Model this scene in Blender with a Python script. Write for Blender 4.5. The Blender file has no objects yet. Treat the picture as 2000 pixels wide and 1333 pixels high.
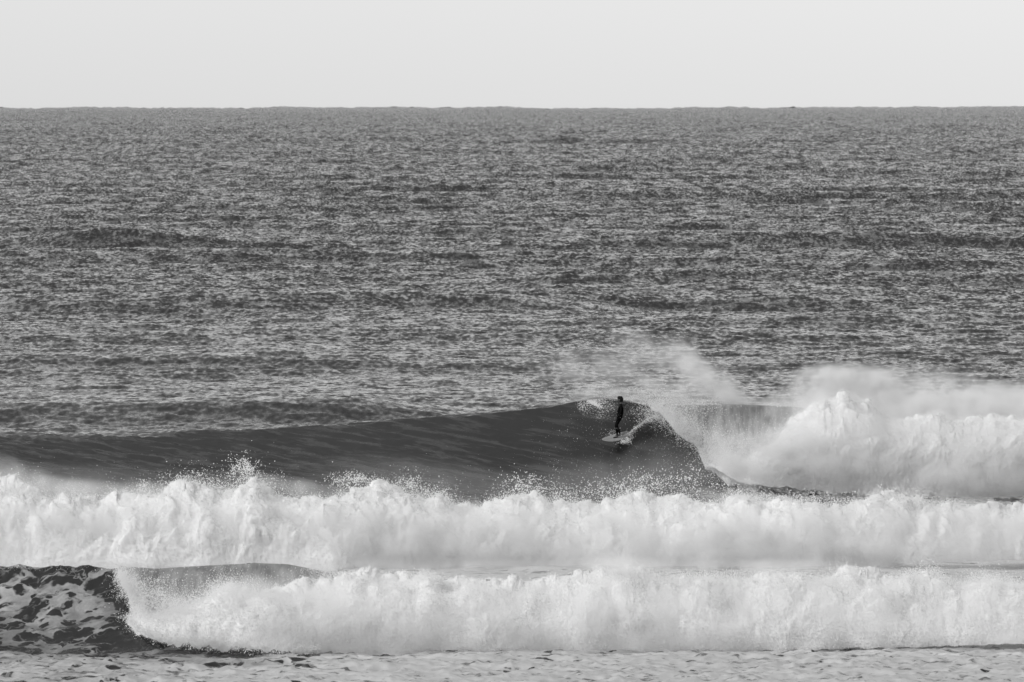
import bpy, bmesh, math
import numpy as np
from mathutils import Vector, Matrix

# ------------------------------------------------------------------ camera, sky, sun, exposure
scene = bpy.context.scene
COL = scene.collection
CAM_H = 16.7            # the camera stands on a headland 16.7 m above the sea
F_PX = 13333.0          # focal length in photo pixels (2000 px wide frame)
EYE_Y = 190.0           # photo row of the camera's own level
cam_data = bpy.data.cameras.new('camera')
cam_data.sensor_width = 36.0
cam_data.lens = 36.0 * F_PX / 2000.0
cam_data.clip_start = 1.0
cam_data.clip_end = 60000.0
cam_data.dof.use_dof = True
cam_data.dof.focus_distance = 290.0
cam_data.dof.aperture_fstop = 4.0
cam = bpy.data.objects.new('camera', cam_data)
COL.objects.link(cam)
cam.location = (0, 0, CAM_H)
cam.rotation_euler = (math.radians(90) - math.atan((666.5 - EYE_Y) / F_PX), 0, 0)
scene.camera = cam

SUN_EL, SUN_AZ = 38.0, -125.0   # degrees; azimuth from straight ahead (+Y) towards the right: behind the camera's left shoulder
world = bpy.data.worlds.new('World')
scene.world = world
world.use_nodes = True
wn = world.node_tree
wn.nodes.clear()
w_out = wn.nodes.new('ShaderNodeOutputWorld')
w_bg = wn.nodes.new('ShaderNodeBackground')
w_sky = wn.nodes.new('ShaderNodeTexSky')
w_sky.sky_type = 'NISHITA'
w_sky.sun_disc = False
w_sky.sun_elevation = math.radians(SUN_EL)
w_sky.sun_rotation = math.radians(SUN_AZ)
w_sky.altitude = 0
w_sky.air_density = 2.0
w_sky.dust_density = 0.0
w_sky.ozone_density = 1.0
w_bw = wn.nodes.new('ShaderNodeRGBToBW')
wn.links.new(w_sky.outputs[0], w_bw.inputs[0])
wn.links.new(w_bw.outputs[0], w_bg.inputs[0])
wn.links.new(w_bg.outputs[0], w_out.inputs[0])
w_bg.inputs[1].default_value = 0.10

sun_data = bpy.data.lights.new('sun', 'SUN')
sun_data.energy = 2.7
sun_data.angle = math.radians(12.0)
sun_data.color = (1, 1, 1)
sun = bpy.data.objects.new('sun', sun_data)
COL.objects.link(sun)
_el, _az = math.radians(SUN_EL), math.radians(SUN_AZ)
sun_dir = Vector((math.cos(_el) * math.sin(_az), math.cos(_el) * math.cos(_az), math.sin(_el)))
sun.rotation_euler = (-sun_dir).to_track_quat('-Z', 'Y').to_euler()
sun.location = (60, 300, 200)

vs = scene.view_settings
vs.view_transform = 'Standard'
vs.look = 'None'
vs.exposure = 0.15
vs.gamma = 1.0
vs.use_curve_mapping = False
scene.cycles.max_bounces = 10
scene.cycles.diffuse_bounces = 6
scene.cycles.transmission_bounces = 6
scene.cycles.volume_bounces = 2
scene.cycles.volume_step_rate = 1.8
scene.cycles.caustics_reflective = False
scene.cycles.caustics_refractive = False

rng = np.random.default_rng(7)

# ------------------------------------------------------------------ helpers
def at(px, py, d):
    """world point seen at photo pixel (px, py) at the distance d along +Y"""
    return np.array([(px - 1000.0) / F_PX * d, d, CAM_H - (py - EYE_Y) / F_PX * d])

def zof(py, d):
    return CAM_H - (np.asarray(py, float) - EYE_Y) / F_PX * d

def lut(pts):
    a = np.array(pts, float)
    return lambda p: np.interp(p, a[:, 0], a[:, 1])

def sstep(a, b, x):
    t = np.clip((x - a) / (b - a), 0, 1)
    return t * t * (3 - 2 * t)

_perm = rng.permutation(4096)
_perm = np.concatenate([_perm, _perm, _perm]).astype(np.int32)
_grad = rng.normal(size=(4096, 3)).astype(np.float32)
_grad /= np.linalg.norm(_grad, axis=1)[:, None]

def noise3(x, y, z):
    """gradient noise, about -0.7..0.7"""
    x = np.asarray(x, np.float32); y = np.asarray(y, np.float32); z = np.asarray(z, np.float32)
    x, y, z = np.broadcast_arrays(x, y, z)
    xi = np.floor(x).astype(np.int32); yi = np.floor(y).astype(np.int32); zi = np.floor(z).astype(np.int32)
    xf = x - xi; yf = y - yi; zf = z - zi
    u = xf**3 * (xf * (xf * 6 - 15) + 10); v = yf**3 * (yf * (yf * 6 - 15) + 10); w = zf**3 * (zf * (zf * 6 - 15) + 10)
    xi &= 4095; yi &= 4095; zi &= 4095
    def g(dx, dy, dz):
        h = _perm[_perm[_perm[xi + dx] + yi + dy] + zi + dz]
        gr = _grad[h]
        return gr[..., 0] * (xf - dx) + gr[..., 1] * (yf - dy) + gr[..., 2] * (zf - dz)
    x00 = g(0, 0, 0) * (1 - u) + g(1, 0, 0) * u
    x10 = g(0, 1, 0) * (1 - u) + g(1, 1, 0) * u
    x01 = g(0, 0, 1) * (1 - u) + g(1, 0, 1) * u
    x11 = g(0, 1, 1) * (1 - u) + g(1, 1, 1) * u
    return (x00 * (1 - v) + x10 * v) * (1 - w) + (x01 * (1 - v) + x11 * v) * w

def fbm(x, y, z, octaves=4, gain=0.5):
    s = 0; a = 1.0; f = 1.0
    for i in range(octaves):
        s = s + a * noise3(x * f + 17.3 * i, y * f - 9.1 * i, z * f + 4.7 * i)
        a *= gain; f *= 2.03
    return s

def billow(x, y, z, octaves=4, gain=0.5):
    s = 0; a = 1.0; f = 1.0
    for i in range(octaves):
        s = s + a * np.abs(noise3(x * f + 11.3 * i, y * f - 5.1 * i, z * f + 8.7 * i))
        a *= gain; f *= 2.07
    return s

def tag(o, label=None, cat=None, group=None, kind=None):
    if label: o['label'] = label
    if cat: o['category'] = cat
    if group: o['group'] = group
    if kind: o['kind'] = kind
    return o

def mesh_obj(name, verts, faces, mat, parent=None, smooth=True, attrs=None):
    me = bpy.data.meshes.new(name)
    verts = np.asarray(verts, np.float32)
    faces = np.asarray(faces, np.int32)
    n, k = faces.shape
    me.vertices.add(len(verts)); me.vertices.foreach_set('co', verts.ravel())
    me.loops.add(n * k); me.loops.foreach_set('vertex_index', faces.ravel())
    me.polygons.add(n)
    me.polygons.foreach_set('loop_start', np.arange(0, n * k, k, dtype=np.int32))
    me.polygons.foreach_set('loop_total', np.full(n, k, np.int32))
    me.polygons.foreach_set('use_smooth', np.full(n, smooth, bool))
    for an, av in (attrs or {}).items():
        av = np.asarray(av, np.float32)
        if av.ndim == 1:
            a = me.attributes.new(an, 'FLOAT', 'POINT'); a.data.foreach_set('value', av)
        else:
            a = me.attributes.new(an, 'FLOAT_VECTOR', 'POINT'); a.data.foreach_set('vector', av.ravel())
    me.update(calc_edges=True)
    me.validate()
    if mat: me.materials.append(mat)
    o = bpy.data.objects.new(name, me)
    COL.objects.link(o)
    if parent: o.parent = parent
    return o

def grid_faces(nr, nc):
    i = np.arange(nr * nc, dtype=np.int32).reshape(nr, nc)
    return np.stack([i[:-1, :-1], i[:-1, 1:], i[1:, 1:], i[1:, :-1]], -1).reshape(-1, 4)

# ------------------------------------------------------------------ materials (all greys: the photograph is monochrome)
def new_mat(name):
    m = bpy.data.materials.new(name); m.use_nodes = True
    nt = m.node_tree; nt.nodes.clear()
    out = nt.nodes.new('ShaderNodeOutputMaterial')
    return m, nt, out

def N(nt, t, **kw):
    n = nt.nodes.new('ShaderNode' + t)
    for k, v in kw.items(): setattr(n, k, v)
    return n

def math_node(nt, op, a, b=None, c=None, clamp=False):
    n = N(nt, 'Math', operation=op, use_clamp=clamp)
    for i, v in enumerate((a, b, c)):
        if v is None: continue
        if isinstance(v, (int, float)): n.inputs[i].default_value = v
        else: nt.links.new(v, n.inputs[i])
    return n.outputs[0]

def maprange(nt, v, a, b, c=0.0, d=1.0):
    n = N(nt, 'MapRange', interpolation_type='SMOOTHSTEP')
    nt.links.new(v, n.inputs[0])
    for i, x in enumerate((a, b, c, d)):
        if isinstance(x, (int, float)): n.inputs[1 + i].default_value = x
        else: nt.links.new(x, n.inputs[1 + i])
    return n.outputs[0]

def noise_tex(nt, vec, scale, detail=3.0, rough=0.5):
    n = N(nt, 'TexNoise'); n.inputs['Scale'].default_value = scale
    n.inputs['Detail'].default_value = detail; n.inputs['Roughness'].default_value = rough
    nt.links.new(vec, n.inputs['Vector'])
    return n.outputs[0]

def grey(v): return (v, v, v, 1.0)

def make_water():
    m, nt, out = new_mat('sea_water')
    L = nt.links
    geo = N(nt, 'NewGeometry')
    fuv = N(nt, 'Attribute', attribute_name='fuv').outputs['Vector']
    amt = N(nt, 'Attribute', attribute_name='foam').outputs['Fac']
    spk = N(nt, 'Attribute', attribute_name='speck').outputs['Fac']
    # water body
    wat = N(nt, 'BsdfPrincipled')
    wat.inputs['Base Color'].default_value = grey(0.028)
    wat.inputs['Roughness'].default_value = 0.085
    wat.inputs['IOR'].default_value = 1.333
    rip = N(nt, 'Attribute', attribute_name='ripple').outputs['Fac']
    tot = None
    for sc_, amp_, rot_ in (((0.55, 0.22, 0.5), 0.75, 0.12), ((2.6, 1.1, 2.0), 1.35, -0.2)):
        mpr = N(nt, 'Mapping'); mpr.inputs['Scale'].default_value = sc_; mpr.inputs['Rotation'].default_value = (0, 0, rot_)
        L.new(geo.outputs['Position'], mpr.inputs[0])
        nr_ = N(nt, 'TexNoise'); nr_.inputs['Scale'].default_value = 1.0; nr_.inputs['Detail'].default_value = 4.0; nr_.inputs['Roughness'].default_value = 0.62
        L.new(mpr.outputs[0], nr_.inputs['Vector'])
        sb_ = N(nt, 'VectorMath', operation='SUBTRACT'); L.new(nr_.outputs['Color'], sb_.inputs[0]); sb_.inputs[1].default_value = (.5, .5, .5)
        ml_ = N(nt, 'VectorMath', operation='MULTIPLY'); L.new(sb_.outputs[0], ml_.inputs[0]); ml_.inputs[1].default_value = (amp_, amp_ * 1.25, 0); sb_.inputs[1].default_value = (.5, .5 + 0.045, .5)      # waves lean shoreward
        if tot is None: tot = ml_.outputs[0]
        else:
            ad_ = N(nt, 'VectorMath', operation='ADD'); L.new(tot, ad_.inputs[0]); L.new(ml_.outputs[0], ad_.inputs[1]); tot = ad_.outputs[0]
    sr_ = N(nt, 'VectorMath', operation='SCALE'); L.new(tot, sr_.inputs[0]); L.new(rip, sr_.inputs['Scale'])
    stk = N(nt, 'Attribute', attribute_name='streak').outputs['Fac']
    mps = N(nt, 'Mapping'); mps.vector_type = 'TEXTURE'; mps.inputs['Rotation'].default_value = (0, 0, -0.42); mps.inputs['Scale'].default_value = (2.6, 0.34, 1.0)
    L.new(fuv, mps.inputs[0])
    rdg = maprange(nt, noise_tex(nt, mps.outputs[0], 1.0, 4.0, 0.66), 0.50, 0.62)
    wcol = N(nt, 'MixRGB'); wcol.inputs[1].default_value = grey(0.028); wcol.inputs[2].default_value = grey(0.10)  # paler face water; sky reflection on the ripple ridges painted in as lighter lines
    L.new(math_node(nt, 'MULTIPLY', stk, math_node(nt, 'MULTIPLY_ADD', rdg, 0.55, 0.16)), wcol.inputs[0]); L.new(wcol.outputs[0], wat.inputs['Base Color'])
    an_ = N(nt, 'VectorMath', operation='ADD'); L.new(geo.outputs['Normal'], an_.inputs[0]); L.new(sr_.outputs[0], an_.inputs[1])
    mxn = N(nt, 'Mix', data_type='VECTOR'); L.new(math_node(nt, 'MULTIPLY', math_node(nt, 'MULTIPLY', rdg, stk), 0.95), mxn.inputs['Factor'])
    L.new(an_.outputs[0], mxn.inputs[4]); mxn.inputs[5].default_value = (0, -0.10, 1.0)
    an_ = mxn
    nn_ = N(nt, 'VectorMath', operation='NORMALIZE'); L.new(an_.outputs[1], nn_.inputs[0])
    L.new(nn_.outputs[0], wat.inputs['Normal'])
    # lacy foam: thin foam drawn out round open cells of dark water
    nv = N(nt, 'TexNoise'); nv.inputs['Scale'].default_value = 0.9; nv.inputs['Detail'].default_value = 3.0
    L.new(fuv, nv.inputs['Vector'])
    sub = N(nt, 'VectorMath', operation='SUBTRACT'); L.new(nv.outputs['Color'], sub.inputs[0]); sub.inputs[1].default_value = (.5, .5, .5)
    scl = N(nt, 'VectorMath', operation='SCALE'); L.new(sub.outputs[0], scl.inputs[0]); scl.inputs['Scale'].default_value = 1.1
    add = N(nt, 'VectorMath', operation='ADD'); L.new(fuv, add.inputs[0]); L.new(scl.outputs[0], add.inputs[1])
    mpl = N(nt, 'Mapping'); mpl.inputs['Scale'].default_value = (0.62, 1.0, 1.0); L.new(add.outputs[0], mpl.inputs[0])
    def cells(scale, loc):
        mp_ = N(nt, 'Mapping'); mp_.inputs['Location'].default_value = loc; L.new(mpl.outputs[0], mp_.inputs[0])
        v = N(nt, 'TexVoronoi', feature='SMOOTH_F1'); v.inputs['Scale'].default_value = scale; v.inputs['Smoothness'].default_value = 0.15
        L.new(mp_.outputs[0], v.inputs['Vector'])
        return v.outputs['Distance'], N(nt, 'SeparateColor'), v
    n1 = noise_tex(nt, add.outputs[0], 0.7, 4.0, 0.55)
    n2 = noise_tex(nt, fuv, 9.0, 4.0, 0.65)
    n4 = noise_tex(nt, add.outputs[0], 2.2, 5.0, 0.6)
    hole = None
    for sc_, loc, base in ((1.35, (0, 0, 0), 1.20), (2.7, (3.1, 7.7, 0), 1.0)):
        dist, sep, v = cells(sc_, loc)
        L.new(v.outputs['Color'], sep.inputs[0])
        # radius of each opening: its own size, less where there is more foam
        r = math_node(nt, 'MULTIPLY', math_node(nt, 'MULTIPLY_ADD', sep.outputs[0], 0.75, 0.35), math_node(nt, 'MULTIPLY_ADD', amt, -1.15, base))
        r = math_node(nt, 'ADD', r, math_node(nt, 'MULTIPLY_ADD', n4, 0.50, -0.25))
        h = maprange(nt, math_node(nt, 'SUBTRACT', r, dist), -0.03, 0.05)
        hole = h if hole is None else math_node(nt, 'MAXIMUM', hole, h)
    mpg = N(nt, 'Mapping'); mpg.inputs['Scale'].default_value = (0.8, 2.0, 1.0); L.new(add.outputs[0], mpg.inputs[0])
    gap = maprange(nt, noise_tex(nt, mpg.outputs[0], 1.6, 5.0, 0.62), 0.54, 0.66)
    hole = math_node(nt, 'MAXIMUM', hole, math_node(nt, 'MULTIPLY', gap, 0.8))
    # thin threads of foam left inside the openings
    n5 = noise_tex(nt, add.outputs[0], 1.7, 3.0, 0.5)
    thread = math_node(nt, 'MULTIPLY', maprange(nt, math_node(nt, 'ABSOLUTE', math_node(nt, 'SUBTRACT', n5, 0.5)), 0.028, 0.004), math_node(nt, 'MULTIPLY', maprange(nt, n1, 0.40, 0.56), 0.7))
    lace = math_node(nt, 'MAXIMUM', math_node(nt, 'SUBTRACT', 1.0, hole), thread)
    lace = math_node(nt, 'MULTIPLY', lace, maprange(nt, amt, 0.02, 0.12))
    # speckled foam torn into flecks
    n3 = noise_tex(nt, fuv, 15.0, 5.0, 0.72)
    flecks = maprange(nt, math_node(nt, 'ADD', n3, math_node(nt, 'MULTIPLY_ADD', spk, 0.50, -0.86)), 0.0, 0.10)
    flecks = math_node(nt, 'MULTIPLY', flecks, maprange(nt, spk, 0.02, 0.2))
    fac = math_node(nt, 'MAXIMUM', lace, flecks, clamp=True)
    foam = N(nt, 'BsdfPrincipled'); foam.inputs['Roughness'].default_value = 0.6
    fcol = N(nt, 'MixRGB'); fcol.inputs[1].default_value = grey(0.13); fcol.inputs[2].default_value = grey(0.47)
    ftone = math_node(nt, 'ADD', math_node(nt, 'MULTIPLY_ADD', n4, 0.45, math_node(nt, 'MULTIPLY', n2, 0.12)), math_node(nt, 'MULTIPLY', math_node(nt, 'MAXIMUM', amt, math_node(nt, 'MULTIPLY', spk, 0.9)), 0.75))
    L.new(maprange(nt, ftone, 0.45, 0.95), fcol.inputs[0])
    L.new(fcol.outputs[0], foam.inputs['Base Color'])
    b2 = N(nt, 'Bump'); b2.inputs['Strength'].default_value = 0.3; b2.inputs['Distance'].default_value = 0.12
    L.new(n4, b2.inputs['Height']); L.new(b2.outputs[0], foam.inputs['Normal'])
    mix = N(nt, 'MixShader')
    L.new(fac, mix.inputs[0]); L.new(wat.outputs[0], mix.inputs[1]); L.new(foam.outputs[0], mix.inputs[2])
    L.new(mix.outputs[0], out.inputs[0])
    return m

def make_foam(name, col, transl):
    m, nt, out = new_mat(name)
    L = nt.links
    d = N(nt, 'BsdfDiffuse'); d.inputs[0].default_value = grey(col)
    t = N(nt, 'BsdfTranslucent'); t.inputs[0].default_value = grey(col)
    x = N(nt, 'MixShader'); x.inputs[0].default_value = transl
    L.new(d.outputs[0], x.inputs[1]); L.new(t.outputs[0], x.inputs[2]); L.new(x.outputs[0], out.inputs[0])
    return m

def make_plain(name, col, rough=0.5, noise=0.0, scale=20.0, spec=0.5):
    m, nt, out = new_mat(name)
    p = N(nt, 'BsdfPrincipled'); p.inputs['Roughness'].default_value = rough; p.inputs['Specular IOR Level'].default_value = spec
    tc = N(nt, 'TexCoord')
    nz = noise_tex(nt, tc.outputs['Object'], scale, 3.0)
    mx = N(nt, 'MixRGB'); mx.inputs[1].default_value = grey(col * (1 - noise)); mx.inputs[2].default_value = grey(min(1, col * (1 + noise)))
    nt.links.new(nz, mx.inputs[0]); nt.links.new(mx.outputs[0], p.inputs['Base Color'])
    nt.links.new(p.outputs[0], out.inputs[0])
    return m

def make_lip():
    """aerated water of the falling lip: pale grey, streaked along the fall"""
    m, nt, out = new_mat('falling_water')
    L = nt.links
    fuv = N(nt, 'Attribute', attribute_name='fuv').outputs['Vector']
    mp = N(nt, 'Mapping'); mp.inputs['Scale'].default_value = (5.0, 0.7, 1.0); L.new(fuv, mp.inputs[0])
    n1 = noise_tex(nt, mp.outputs[0], 1.0, 5.0, 0.65)
    mp2 = N(nt, 'Mapping'); mp2.inputs['Scale'].default_value = (0.9, 0.6, 1.0); L.new(fuv, mp2.inputs[0])
    n2 = noise_tex(nt, mp2.outputs[0], 1.0, 3.0, 0.55)
    amt = N(nt, 'Attribute', attribute_name='foam').outputs['Fac']
    v = math_node(nt, 'ADD', math_node(nt, 'MULTIPLY_ADD', n1, 0.7, math_node(nt, 'MULTIPLY', n2, 0.6)), math_node(nt, 'MULTIPLY', amt, 0.55))
    c = N(nt, 'MixRGB'); c.inputs[1].default_value = grey(0.16); c.inputs[2].default_value = grey(0.75)
    L.new(maprange(nt, v, 0.35, 1.25), c.inputs[0])
    p = N(nt, 'BsdfPrincipled'); p.inputs['Roughness'].default_value = 0.35; p.inputs['IOR'].default_value = 1.333
    L.new(c.outputs[0], p.inputs['Base Color'])
    t = N(nt, 'BsdfTranslucent'); L.new(c.outputs[0], t.inputs[0])
    b = N(nt, 'Bump'); b.inputs['Strength'].default_value = 0.5; b.inputs['Distance'].default_value = 0.06
    L.new(n1, b.inputs['Height']); L.new(b.outputs[0], p.inputs['Normal'])
    x = N(nt, 'MixShader'); x.inputs[0].default_value = 0.35
    L.new(p.outputs[0], x.inputs[1]); L.new(t.outputs[0], x.inputs[2]); L.new(x.outputs[0], out.inputs[0])
    return m

M_WATER = make_water()
M_FOAM = make_foam('white_foam', 0.93, 0.35)
M_DROP = make_foam('water_droplets', 0.92, 0.5)
M_LIP = make_lip()

# ------------------------------------------------------------------ the sea
def ocean_tile(L, n, lp, lo, hi, hs, ddeg, power, seed):
    r = np.random.default_rng(seed)
    k1 = 2 * np.pi * np.fft.fftfreq(n, L / n)
    KX, KY = np.meshgrid(k1, k1)
    K = np.hypot(KX, KY); K[0, 0] = 1
    kp = 2 * np.pi / lp
    S = K**-4.0 * np.exp(-1.25 * (kp / K)**2)
    th = math.radians(ddeg)
    S *= (0.06 + np.abs((KX * np.sin(th) + KY * np.cos(th)) / K)**power)
    S *= sstep(2 * np.pi / hi * 0.7, 2 * np.pi / hi, K) * (1 - sstep(2 * np.pi / lo * 0.7, 2 * np.pi / lo, K))
    S[0, 0] = 0
    H = (r.normal(size=S.shape) + 1j * r.normal(size=S.shape)) * np.sqrt(S)
    h = np.fft.ifft2(H).real
    c = hs / 4 / h.std()
    dx = np.fft.ifft2(1j * KX / K * H).real
    dy = np.fft.ifft2(1j * KY / K * H).real
    return (L, n, np.stack([h, dx, dy], -1).astype(np.float32) * np.float32(c))

def sample(tile, x, y):
    L, n, A = tile
    gx = (x / L * n) % n; gy = (y / L * n) % n
    i = np.floor(gx).astype(np.int32); j = np.floor(gy).astype(np.int32)
    fx = (gx - i).astype(np.float32)[..., None]; fy = (gy - j).astype(np.float32)[..., None]
    i %= n; j %= n; i2 = (i + 1) % n; j2 = (j + 1) % n
    return (A[j, i] * (1 - fx) + A[j, i2] * fx) * (1 - fy) + (A[j2, i] * (1 - fx) + A[j2, i2] * fx) * fy

TILE_SEA = ocean_tile(331.0, 1024, 5.0, 0.8, 30.0, 0.46, 10, 2.6, 3)
TILE_CHOP = ocean_tile(41.0, 512, 0.95, 0.18, 2.0, 0.120, -8, 2.2, 5)
TILE_MID = ocean_tile(907.0, 1024, 20.0, 5.0, 60.0, 1.0, 6, 2.5, 8)
TILE_FAR = ocean_tile(2600.0, 1024, 75.0, 9.0, 220.0, 1.5, 5, 4.0, 9)

# crest of the surfed wave, and of the wave nearest the shore: (photo column, photo row)
main_row = lut([(-2000, 850), (0, 843), (150, 845), (300, 842), (400, 838), (500, 832), (600, 830), (700, 824), (800, 816),
                (900, 808), (1000, 802), (1060, 795), (1120, 784), (1180, 778), (1230, 785), (1270, 795), (1330, 797),
                (1450, 795), (1560, 800), (1700, 830), (2000, 850), (4000, 850)])
front_row = lut([(-2000, 1112), (0, 1110), (230, 1113), (300, 1119), (400, 1113), (500, 1108), (560, 1110), (600, 1118), (680, 1135),
                 (1000, 1150), (2000, 1165), (4000, 1165)])
main_d = lut([(-2000, 306), (0, 303), (900, 301), (1200, 300), (2000, 299), (4000, 297)])
front_d = lut([(-2000, 212), (0, 211), (250, 210), (600, 210), (1000, 212.5), (2000, 214), (4000, 214)])
main_W = lut([(-2000, 12.5), (0, 11.5), (700, 10), (1100, 7.6), (1300, 6.0), (2000, 6.0), (4000, 6)])

def wave_profile(q, zc, zt, W, p, back, lead):
    t = np.clip((q + W) / W, 0, 1)
    face = zt + (zc - zt) * t**p
    ahead = zt * (1 - sstep(0, lead, -W - q))
    behind = zc * np.exp(-np.clip(q, 0, None)**2 / back**2)
    return np.where(q > 0, behind, np.where(q > -W, face, ahead))

def swell(X, S, d, amp, width, px0, px1, seed, slant=0.0):
    px = 1000 + F_PX * X / S
    wob = noise3(X * 0.02 + seed, 0.3, 0.7) * 14 + X * slant
    q = S - d - wob
    lat = sstep(px0 - 350, px0, px) * (1 - sstep(px1, px1 + 350, px))
    lat = lat * (0.75 + 0.7 * noise3(X * 0.03 + seed * 3.1, 5.5, 0.2))
    g = np.where(q < 0, np.exp(-(q / width)**2), np.exp(-(q / (2.2 * width))**2))
    return amp * lat * g

SWELLS = [(352, 1.15, 5, -3000, 640, 1, 0.01), (428, 0.6, 5, 100, 900, 2, 0.0), (470, 0.6, 6, 1300, 5000, 6, 0.0),
          (552, 1.6, 9, -2500, 1000, 3, 0.01), (600, 1.3, 9, 1150, 5000, 4, -0.01), (760, 2.2, 11, 250, 5000, 5, 0.012), (800, 1.5, 11, -3000, 200, 15, 0.0),
          (1120, 1.2, 14, 500, 2200, 7, 0.0), (1420, 1.3, 16, 1100, 4000, 8, 0.0), (1000, 0.8, 12, -3000, 700, 9, 0.0),
          (2000, 1.6, 25, -3000, 900, 10, 0.0), (2500, 1.6, 30, -3000, 5000, 11, 0.0)]

def sea_surface(u, s):
    """columns u = tan of the bearing, rows s = distance: returns points, foam, speck, fuv"""
    U, S = np.meshgrid(u, s)
    X = U * S
    px = 1000 + F_PX * U
    q = S - main_d(px)
    zc = zof(main_row(px), main_d(px))
    zt = np.interp(px, [0, 900, 1300], [-0.5, -0.9, -1.0])
    zm = wave_profile(q, zc, zt, main_W(px), np.interp(px, [0, 1000, 1250], [1.9, 1.9, 1.8]), 9.0, 9.0)
    qf = S - front_d(px)
    zcf = zof(front_row(px), front_d(px))
    zf = wave_profile(qf, zcf, -0.15, 4.2, 1.45, 5.0, 5.0)
    Z = zm + zf
    for (d, a, w, p0, p1, sd, sl) in SWELLS:
        if s[0] < d + 4 * w + 60 and s[-1] > d - 4 * w - 60:
            Z = Z + swell(X, S, d, a, w, p0, p1, sd, sl)
    # wind sea and chop, calmed on the steep faces and in the foam near the shore
    mface = sstep(-main_W(px) - 3, -main_W(px) + 1, q) * (1 - sstep(-0.3, 4.0, q))
    calm = 1 - 0.72 * mface
    calm = calm * np.where(S < 285, 0.6, 1.0)
    fface = sstep(-5.5, -4, qf) * (1 - sstep(0, 2, qf))
    calm = calm * (1 - 0.6 * fface)
    A = sample(TILE_SEA, X, S) * calm[..., None]
    fadeA = np.interp(S, [0, 200, 300, 450, 900, 2500, 6000], [0.7, 0.7, 0.28, 0.40, 0.95, 1.7, 2.2])[..., None]
    A = A * fadeA
    B = sample(TILE_CHOP, X, S) * (calm * np.interp(S, [0, 200, 210, 300, 450, 600, 1000], [2.2, 2.2, 1, 0.7, 0.8, 1, 0]))[..., None]
    D = A + B
    if s[-1] > 700:
        D = D + sample(TILE_FAR, X, S) * np.interp(S, [330, 430, 700, 1500, 5000, 10000], [0, 0.5, 0.95, 1.0, 1.2, 1.2])[..., None]
        D = D + sample(TILE_MID, X, S) * np.interp(S, [500, 1400, 5000, 10000], [0, 0.6, 1.3, 1.8])[..., None]
        Z = Z + sstep(5500, 9500, S) * (4.6 * fbm(X * 0.0075, S * 0.0003, 3.3, 4) + 1.0)
    Xo = X + 0.9 * D[..., 1]
    So = S + 0.9 * D[..., 2]
    Z = Z + D[..., 0]
    # arc length down the faces, for patterns that follow the water
    smooth = zm + zf
    ds = np.hypot(np.diff(S, axis=0), np.diff(smooth, axis=0))
    arc = np.vstack([np.zeros((1, S.shape[1])), np.cumsum(ds, axis=0)])
    # wrinkles combed diagonally across the left part of the face by the wind
    if s[0] < 300 and s[-1] > 290:
        left = (1 - sstep(900, 1500, px)) * mface
        a1 = X * 0.40 + arc * 1.0; b1 = X * 1.0 - arc * 0.4
        wr = billow(a1 * 1.5 + 3, b1 * 0.17, 0.5, 3, 0.55)
        wr2 = billow(a1 * 2.9 + 3, b1 * 0.35, 4.5, 2, 0.55)
        Z = Z - (0.36 * wr + 0.08 * wr2) * left * np.interp(px, [0, 500, 1000], [1.1, 1.0, 0.5])
        Z = Z + 0.03 * noise3(X * 0.9, arc * 2.2, 3.1) * mface
        # ragged crest
        crest = np.exp(-(q / 0.8)**2) * sstep(600, 1000, px)
        Z = Z + crest * 0.03 * fbm(X * 1.5, S * 0.6, 0.2, 3)
    if s[0] < 205:
        Z = Z + fface * (0.13 * fbm(X * 0.7, arc * 0.8, 2.2, 3) + 0.05 * billow(X * 2.2, arc * 2.0, 7.2, 2))
        crf = np.exp(-(qf / 0.5)**2) * (1 - sstep(150, 260, px))
        Z = Z + crf * 0.16 * fbm(X * 1.6, S * 0.8, 5.2, 3)
    py = EYE_Y + F_PX * (CAM_H - Z) / So
    fuv = np.stack([X, arc, np.zeros_like(X)], -1)
    # ---- foam cover
    foam = np.zeros_like(X)
    speck = np.zeros_like(X)
    near = S < 232
    lace = np.interp(qf, [-30, -12, -7.5, -5.5, -3, -0.6, 0.5, 6], [0.70, 0.67, 0.54, 0.40, 0.35, 0.38, 0.45, 0.6])
    lace = lace + 0.3 * sstep(300, 700, px) * sstep(-12, -4, -qf - 12 + 8) 
    lace = lace + 0.30 * noise3(X * 0.25, arc * 0.3, 1.5) + 0.22 * noise3(X * 0.5, arc * 0.9, 6.5)
    # bare patch under the lip of the near wave
    bare = np.exp(-(((px - 262) / 45)**2 + ((arc - 0) * 0)) ) * sstep(-4.5, -3, qf) * (1 - sstep(-0.8, -0.3, qf))
    foam = np.where(near, np.clip(lace - 0.5 * bare, 0.05, 1), foam)
    mid = (S >= 232) & (S < 262)
    foam = np.where(mid, 0.9, foam)
    tail = (S >= 262) & (S < 292)
    foam = np.where(tail, np.interp(S, [262, 270, 276], [0.72, 0.3, 0.0]), foam)
    # foam torn over the top of the surfed wave behind the rider
    onface = (q > -main_W(px)) & (q < 0.6)
    edge = np.interp(py, [770, 790, 810, 830, 845, 860], [1085, 1095, 1105, 1120, 1140, 1168])
    ragged = 14 * fbm(X * 1.2, Z * 1.2, 0.4, 3)
    sp = sstep(-12, 50, px - edge + 2 * ragged) * (1 - sstep(1215, 1275, px + ragged)) * (1 - sstep(800, 866, py + 0.5 * ragged))
    line = np.exp(-((px - edge - 8 + 0.4 * ragged) / 6.0)**2) * sstep(788, 800, py) * (1 - sstep(850, 862, py))
    line2 = np.exp(-((px - np.interp(py, [780, 800], [1148, 1178])) / 5.0)**2) * (1 - sstep(796, 802, py))
    sp = np.clip(sp * (0.71 + 0.4 * fbm(X * 0.9, Z * 1.3, 8.4, 2)) + line * 0.40 + line2 * 0.3, 0, 1.3)
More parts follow.
